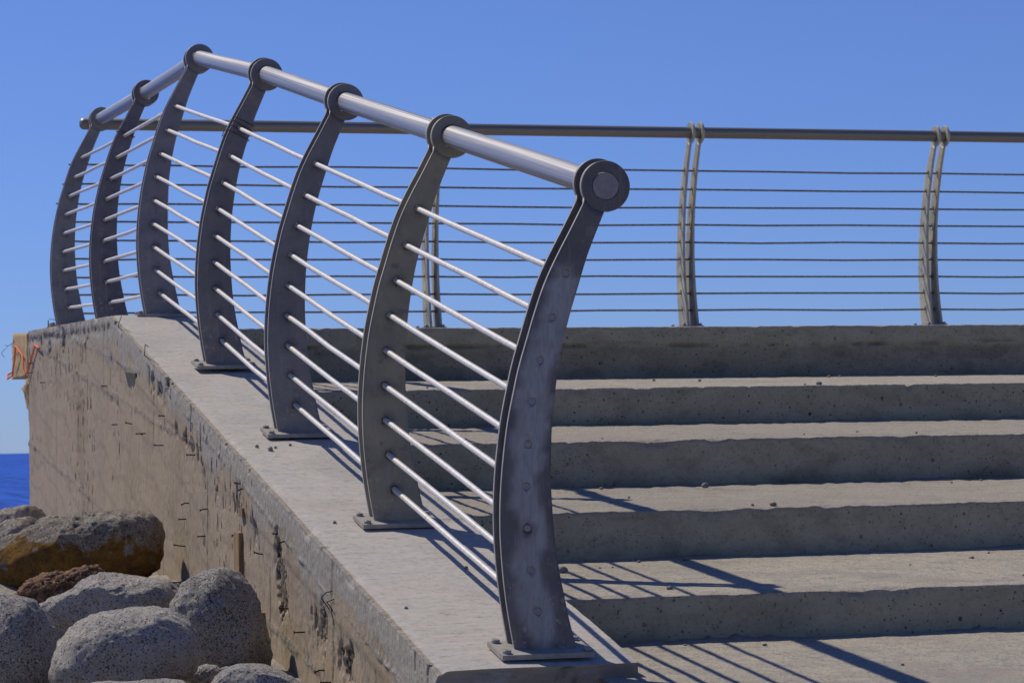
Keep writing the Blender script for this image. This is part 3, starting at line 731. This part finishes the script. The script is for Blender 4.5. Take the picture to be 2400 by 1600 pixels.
# base plate, bolts (shared data); plate runs across the wall, bolts at its four corners
bm = bmesh.new(); box(bm, -.282, -.062, -.046, .084, -.006, .006)
ME_BASE = bm_mesh('base_plate', bm, .002)
bm = bmesh.new()
tube(bm, [(0, 0, 0), (0, 0, .0025)], .0135, 20); tube(bm, [(0, 0, .0025), (0, 0, .013)], .0098, 6)
ME_BOLT = bm_mesh('bolt', bm)

# posts of the stair railing: front plate y, ring height, nearest first
PX = 2.039
PY = [6.198, 7.560, 8.874, 10.166, 11.578, 13.024, 14.518]
PZ = [.589, .853, 1.109, 1.367, 1.620, 1.656, 1.707]
HGT = 1.0705
TINT = [(.135, .126, .122, 1), (.285, .258, .185, 1), (.220, .206, .200, 1), (.195, .180, .180, 1), (.220, .214, .228, 1), (.155, .142, .160, 1), (.225, .222, .222, 1)]
srail = empty('stair_railing', (PX - .17, PY[0], PZ[0] - HGT))
tag(srail, 'steel railing of curved twin-plate posts and nine bright rods climbing the sloping wall', 'railing')
def under(o, par): o.parent = par; return o
def add_post(par, origin, me, rz, slope, tint, zoff=0):
    """origin = centre of the front ring in world space"""
    p = bpy.data.objects.new('post', me); COL.objects.link(p); p.parent = par
    p.location = Vector(origin) - par.location; p.rotation_euler = (0, 0, rz); p.color = tint
    if not me.materials: me.materials.append(M['plate'])
    b = bpy.data.objects.new('base_plate', ME_BASE); COL.objects.link(b); b.parent = p
    ang = math.atan(slope); b.location = (0, 0, -HGT + slope * .025 - .004); b.rotation_euler = (ang, 0, 0)
    if not ME_BASE.materials: ME_BASE.materials.append(M['base'])
    if not ME_BOLT.materials: ME_BOLT.materials.append(M['bolt'])
    for bx in (-.267, -.076):
        for by in (-.028, .066):
            q = bpy.data.objects.new('bolt', ME_BOLT); COL.objects.link(q); q.parent = p
            q.location = (bx, by, -HGT + .002 + slope * by); q.rotation_euler = (ang, 0, random.uniform(0, 1))
    return p
LEFT = []
for k in range(7):
    me = ME_END if k == 0 else (ME_SLOPE if k < 4 else ME_LEVEL)
    LEFT.append(add_post(srail, (PX, PY[k], PZ[k]), me, 0, SL[0] if k < 4 else 0, TINT[k]))
LEFT[0]['label'] = 'end post with a ground line of flush rod ends and a round rail cap'
LEFT[1]['label'] = 'olive tinted curved post'
# handrail: climbs, then runs level to the corner
bm = bmesh.new()
pts = [(PX, PY[k] + (.0 if k else -.0012), PZ[k]) for k in range(7)] + [(PX, 14.68, PZ[6] - .003)]
pts.insert(1, (PX, PY[0] + .013, PZ[0] + .001))
tube(bm, [Vector(p) - srail.location for p in pts], TUBE, 40)
me = bm_mesh('handrail', bm); along_attr(me, 40, .1)
hr_ = under(link('handrail', me, M['tube']), srail); me.materials.append(M['cap'])
for f in me.polygons:
    if len(f.vertices) > 4: f.material_index = 1
for h, (hx, hz) in enumerate(HOLES):
    bm = bmesh.new(); pts = []
    for k in range(7):
        p = Vector((PX + hx, PY[k], PZ[k] + hz))
        if k == 0: p.y -= .0006; pts.append(p); p = p + Vector((0, .0135, .0008))
        if k:
            a = pts[-1]
            for t in (.25, .5, .75):     # hand-bent rods are never quite straight
                m = a.lerp(p, t); wv = .0022 * math.sin(PI * t)
                pts.append(m + Vector((random.uniform(-1, 1) * wv, 0, random.uniform(-1.2, .5) * wv)))
        pts.append(p)
        if 0 < k <= 3:
            pts.append(p + Vector((0, GAP + PT, SL[0] * (GAP + PT))))
    pts.append(pts[-1] + Vector((0, .10, 0)))
    tube(bm, [p - srail.location for p in pts], ROD, 14)
    me = bm_mesh('rod', bm); under(link('rod', me, M['rod']), srail); me.materials.append(M['cap'])
    for f in me.polygons:
        if len(f.vertices) > 4: f.material_index = 1
# twisted wire wound round two of the posts
def winding(post, z0, turns, pitch, r=.0014, tail=True):
    bm = bmesh.new(); pts = []
    for t in range(turns * 4 + 1):
        z = z0 - pitch * t / 4 + random.uniform(-.004, .004)
        l = float(Lx(np.array([z]))[0]) - .004; rr = float(Rx(np.array([z - .03]))[0]) + .004
        c = [(l, -.004, z), (rr, -.004, z - .035), (rr, GAP + PT + .004, z - .03), (l, GAP + PT + .004, z + .004)][t % 4]
        pts.append(c)
    if tail: pts += [(pts[-1][0] - .02, -.01, pts[-1][2] - .012), (pts[-1][0] - .012, -.02, pts[-1][2] + .012)]
    tube(bm, pts, r, 6)
    under(link('binding_wire', bm_mesh('binding_wire', bm), M['wire']), post)
winding(LEFT[3], -.155, 4, .016); winding(LEFT[5], -.175, 1, .006, .0022, False)

# terrace railing at the sea edge
YBK = 14.68; ZBK = 1.697
trail = empty('terrace_railing', (1.95, YBK + .19, ZBK - HGT))
tag(trail, 'straight steel sea railing with slender paired posts along the far terrace edge', 'railing')
for k in range(5):
    x0 = 2.395 + 1.4832 * k - (.03 if k == 0 else .028)
    add_post(trail, (x0 - .006, YBK, ZBK), ME_LEVEL, -PI / 2, 0, (.44, .415, .30, 1))
bm = bmesh.new()
dome = [(1.945, TUBE * .25), (1.948, TUBE * .6), (1.956, TUBE * .87), (1.968, TUBE)]
xs_ = [d[0] for d in dome] + [3.5, 5, 6.5, 8, 9.6]; rs_ = [d[1] for d in dome] + [TUBE] * 5
tube(bm, [Vector((x, YBK, ZBK + .0)) - trail.location for x in xs_], rs_, 32)
me = bm_mesh('handrail', bm); along_attr(me, 32, .1)
under(link('handrail', me, M['tube']), trail).color = (.62, .58, .50, 1)
XST = [1.90, 1.87, 1.84, 1.83, 1.82, 1.815, 1.82, 1.83, 1.84]
for h, (hx, hz) in enumerate(HOLES):
    bm = bmesh.new(); pts = [Vector((XST[h], YBK - hx, ZBK + hz))]
    for k in range(5):
        x0 = 2.395 + 1.4832 * k; p = Vector((x0, YBK - hx, ZBK + hz)); a = pts[-1]
        for t in (.3, .65): pts.append(a.lerp(p, t) + Vector((0, random.uniform(-.003, .003), random.uniform(-.006, .003))))
        pts.append(p)
    pts.append(Vector((9.6, YBK - hx, ZBK + hz)))
    tube(bm, [p - trail.location for p in pts], .0056, 10)
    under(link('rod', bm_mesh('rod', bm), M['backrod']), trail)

# ------------------------------------------------------------------ boulders
RT = Vector((.96, -.28, 0)); NR = Vector((.28, .96, 0))
def boulder(name, c, R, depth, mat, label, cat='boulder', amp=.06, mid=.035, fine=.012, box_=.72, sub=6, stain=None, seed=0, facets=0, group='boulders heaped along the foot of the wall', sink=0):
    bm = bmesh.new(); bmesh.ops.create_icosphere(bm, subdivisions=sub, radius=1)
    V = np.array([q.co for q in bm.verts]); F = np.array([[q.index for q in f.verts] for f in bm.faces]); bm.free()
    R = np.array(R) / 1000.; n = len(R); size = R.mean()
    th = np.arctan2(V[:, 2], V[:, 0]) % (2 * PI); i = th / (2 * PI) * n
    i0 = np.floor(i).astype(int) % n; f = i - np.floor(i); f = f * f * (3 - 2 * f) * .5 + f * .5
    Rs = (np.roll(R, 1) + 2 * R + np.roll(R, -1)) / 4 * .4 + R * .6
    r = Rs[i0] * (1 - f) + Rs[(i0 + 1) % n] * f
    ip = np.hypot(V[:, 0], V[:, 2])
    r = r * (ip > 1e-6); ipb = np.clip(ip, 1e-6, 1) ** box_; dp = np.sign(V[:, 1]) * np.abs(V[:, 1]) ** .85
    u = np.cos(th) * ipb * r; z = np.sin(th) * ipb * r; w = dp * depth
    P = np.stack([u * RT.x + w * NR.x, u * RT.y + w * NR.y, z], 1)
    N = P / (np.linalg.norm(P, axis=1, keepdims=True) + 1e-9)
    k = 1.0 / size; off = seed * 3.7
    d = amp * fbm(P * k * 1.5 + off, 3, 500 + seed) + mid * fbm(P * k * 5 + off, 4, 520 + seed) - mid * .6 * np.abs(fbm(P * k * 3.5 + off, 4, 540 + seed)) + fine * fbm(P * k * 19 + off, 3, 560 + seed)
    P = P + N * (d * size)[:, None]
    if facets:
        rg = random.Random(seed * 7 + 3)
        for _ in range(facets):
            q = Vector((rg.uniform(-.8, .8), rg.uniform(-1, -.35), rg.uniform(-.4, .9))).normalized(); q = np.array(q)
            pr = P @ q; h = np.percentile(pr, 99.5) * rg.uniform(.80, .92) + .012 * size * 4 * fbm(P * k * 3 + off + 9, 3, 600 + seed) 
            over = np.maximum(0, pr - h); P = P - np.outer(over * .82, q)
    me = mesh_np(name, P, F)
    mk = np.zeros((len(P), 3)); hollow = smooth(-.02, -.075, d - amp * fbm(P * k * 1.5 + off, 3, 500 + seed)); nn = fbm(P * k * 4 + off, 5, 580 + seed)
    if stain == 'orange':
        rel = P[:, 2] + .10 * nn
        low = smooth(.075, -.02, rel) * (1 - .45 * smooth(.12, .30, P @ np.array([RT.x, RT.y, 0]))) + .2 * smooth(.02, -.06, rel)
        mk[:, 0] = np.clip(low, 0, 1) * smooth(-.55, .1, nn + .25)
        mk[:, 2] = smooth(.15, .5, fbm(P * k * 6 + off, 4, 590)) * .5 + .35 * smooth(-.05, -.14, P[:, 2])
    elif stain == 'tan':
        mk[:, 1] = smooth(.0, .5, nn) * smooth(.25 * size, -.5 * size, P[:, 2])
    mk[:, 2] = np.maximum(mk[:, 2], hollow * .8)  # concavity mask: crevice dirt together with painted ambient shade
    if stain == 'dark':
        mk[:, 2] = smooth(.0, .5, nn) * .7
    set_attr(me, 'Mark', mk)
    o = link(name, me, mat, None, True); o.location = c
    tag(o, label, cat, group); return o
G_ = M['granite']; GD = M['granite_dark']
boulder('boulder', (1.368, 12.504, -.324), [126, 131, 125, 120, 107, 98, 88, 83, 79, 77, 79, 84, 95, 114, 119, 120, 126, 122, 115, 113, 116, 96, 85, 79, 77, 77, 81, 89, 99, 101, 107, 118], .10, M['pale'],
        'small cream boulder at the back of the pile against the sea', amp=.05, mid=.06, sub=5, seed=1, facets=3)
boulder('boulder', (1.234, 11.505, -.348), [103, 112, 117, 121, 113, 96, 83, 75, 70, 69, 69, 70, 75, 83, 91, 92, 97, 107, 110, 100, 95, 94, 83, 75, 71, 70, 71, 76, 85, 84, 86, 92], .09, M['pale'],
        'pale grey boulder between the cream one and the stained one, at the left edge', amp=.05, mid=.05, sub=5, seed=2, facets=3)
boulder('boulder', (1.316, 11.0, -.314), [59, 64, 64, 64, 67, 69, 62, 59, 57, 56, 58, 58, 59, 57, 56, 57, 60, 63, 58, 57, 57, 60, 61, 54, 50, 49, 49, 51, 56, 59, 56, 57], .05, M['pale'],
        'smallest pale chipped rock peeking over the back of the stained boulder', amp=.10, mid=.09, sub=5, seed=3, facets=3)
boulder('boulder', (1.263, 9.840, -0.355), [312, 324, 318, 255, 200, 167, 147, 137, 129, 127, 129, 135, 147, 162, 185, 257, 318, 318, 303, 257, 191, 153, 135, 126, 123, 124, 130, 142, 167, 210, 275, 305], .17, M['crust'],
        'largest boulder, long with a crusty grey top and ochre orange stained underside', amp=.05, mid=.075, fine=.022, sub=6, seed=4, facets=3, stain='orange', box_=.62)
boulder('boulder', (1.104, 8.901, -.446), [134, 146, 148, 140, 109, 86, 74, 67, 64, 63, 65, 70, 76, 83, 96, 113, 143, 148, 129, 116, 104, 91, 84, 81, 81, 82, 80, 81, 85, 93, 107, 128], .10, M['red'],
        'crumbly reddish brown rock wedged below the orange stained boulder', amp=.10, mid=.20, fine=.06, sub=6, seed=5)
boulder('boulder', (1.162, 8.349, -.476), [225, 234, 212, 162, 136, 121, 112, 107, 107, 105, 108, 107, 107, 115, 131, 170, 227, 205, 170, 148, 128, 117, 112, 108, 103, 102, 105, 113, 127, 145, 176, 220], .17, G_,
        'long low speckled grey boulder between the reddish rock and the rounded front boulder', amp=.05, mid=.07, fine=.016, sub=6, seed=6, facets=3, stain='tan')
boulder('boulder', (1.420, 7.852, -.501), [121, 118, 119, 123, 131, 141, 155, 160, 160, 161, 155, 162, 162, 156, 152, 141, 136, 133, 128, 128, 133, 135, 142, 155, 155, 161, 172, 183, 188, 166, 145, 129], .13, GD,
        'tall dark speckled boulder leaning against the wall below the timber offcut', amp=.05, mid=.055, fine=.014, sub=6, seed=7, facets=3)
boulder('boulder', (1.056, 7.202, -.527), [196, 190, 183, 172, 161, 144, 133, 123, 120, 119, 121, 129, 137, 150, 162, 176, 185, 199, 202, 183, 165, 144, 131, 125, 121, 118, 120, 127, 139, 150, 169, 189], .17, G_,
        'big rounded speckled boulder at the front of the pile with a tan patch low down', amp=.035, mid=.045, fine=.012, sub=6, seed=8, facets=0, stain='tan')
boulder('boulder', (.815, 7.604, -.532), [127, 126, 126, 121, 121, 129, 141, 141, 147, 156, 157, 150, 135, 123, 118, 117, 121, 129, 129, 134, 145, 162, 153, 150, 153, 144, 141, 144, 133, 127, 123, 123], .15, GD,
        'shaded speckled boulder cut off by the left edge, left of the rounded front boulder', amp=.04, mid=.04, fine=.012, sub=6, seed=9, facets=3)
boulder('boulder', (1.309, 6.749, -.602), [129, 112, 95, 85, 79, 76, 75, 73, 73, 77, 81, 89, 96, 105, 113, 121, 125, 126, 108, 98, 93, 82, 75, 72, 72, 74, 80, 90, 96, 106, 124, 128], .11, G_,
        'smooth pale grey boulder at the bottom edge, nearest to the wall', amp=.03, mid=.03, fine=.010, sub=6, seed=10, facets=2)
boulder('boulder', (.988, 6.599, -.594), [137, 143, 123, 94, 76, 64, 57, 52, 50, 50, 52, 57, 68, 87, 118, 142, 132, 122, 90, 72, 62, 56, 53, 52, 54, 54, 55, 59, 65, 77, 99, 134], .11, G_,
        'low boulder just showing its top at the bottom edge below the rounded boulder', amp=.04, mid=.04, fine=.012, sub=5, seed=11, facets=2)
boulder('boulder', (1.288, 7.401, -.604), [53, 56, 50, 47, 39, 34, 32, 31, 29, 27, 27, 28, 30, 33, 37, 42, 49, 54, 44, 38, 35, 34, 33, 30, 29, 29, 30, 32, 36, 44, 46, 49], .05, GD,
        'small dark rock in the shadowed gap between the rounded and tall boulders', amp=.10, mid=.10, sub=5, seed=12, stain='dark')
boulder('boulder', (1.334, 7.300, -.583), [16, 18, 20, 15, 12, 11, 10, 10, 10, 10, 10, 10, 11, 13, 16, 19, 16, 14, 13, 13, 13, 11, 10, 9, 8, 8, 9, 9, 10, 12, 14, 14], .014, G_,
        'tiny pale stone on the dark rock above the bottom pale boulder', cat='stone', amp=.12, mid=.10, sub=4, seed=13)
for k, (x, y, z, r) in enumerate([(1.445, 9.45, -.455, 20), (1.475, 9.35, -.458, 18), (1.50, 9.30, -.462, 16), (1.525, 9.22, -.468, 21), (1.22, 7.72, -.640, 26), (1.28, 7.62, -.645, 22), (1.36, 7.48, -.640, 30), (1.43, 7.40, -.650, 24), (1.20, 7.02, -.655, 26), (1.49, 7.45, -.645, 20), (1.52, 7.30, -.655, 26), (.93, 7.30, -.640, 24)]):
    boulder('stone', (x, y, z), [r] * 16, r / 1000., GD, 'small grey stone filling a shadowed gap among the boulders', cat='stone', amp=.25, mid=.2, sub=4, seed=20 + k, group='loose stones between the boulders')

# ------------------------------------------------------------------ pebbles on the treads and the coping
def tread_z(x, y):
    for (yn, zn), zb, yb_ in zip(NOS, BACK, BACKY):
        if y >= yn: return zn + (zb - zn) * (y - yn) / (yb_ - yn)
    return -.7
rng = random.Random(11)
spots_ = []
for i in range(1, 6):
    yn, yb_ = NOS[i][0], BACKY[i]
    for _ in range([0, 9, 9, 10, 12, 12][i]):
        f = rng.choice([rng.uniform(.03, .25), rng.uniform(.1, .92), rng.uniform(.75, .95)])
        y = yn + f * (yb_ - yn)
        spots_.append((rng.uniform(2.2, 3.2 + .25 * y), y, rng.choice([3, 4, 4, 5, 6])))
spots_ += [(2.275, 7.36, 13), (2.72, 7.60, 9), (2.41, 6.86, 7), (3.15, 8.60, 11), (3.05, 7.75, 8), (4.05, 9.80, 9)]
for k, (x, y, r) in enumerate(spots_):
    big_ = r >= 7
    o = boulder('pebble', (x, y, tread_z(x, y) + r * .0006), [r] * 12, r / 1000., M['pebble'], 'loose crumb of grey concrete lying on the steps', cat='pebble', amp=.3, mid=.25, sub=2 if not big_ else 3, seed=40 + k, group='crumbs scattered on the steps')
    o.rotation_euler = (0, 0, rng.uniform(0, 6)); o.scale = (1.25, 1, .8)
for k, (x, y, r) in enumerate([(1.70, 8.72, 6), (1.73, 8.66, 9), (1.755, 8.70, 5), (1.81, 8.74, 5), (1.63, 9.9, 5), (1.70, 7.62, 5), (1.92, 7.05, 5), (1.66, 6.66, 5)]):
    o = boulder('pebble', (x, y, float(top_z(np.array([y]))[0]) + r * .0005), [r] * 12, r / 1000., M['pebble'], 'loose crumb of stone lying on the pale sloping coping', cat='pebble', amp=.3, mid=.25, sub=2, seed=140 + k, group='crumbs on the coping')
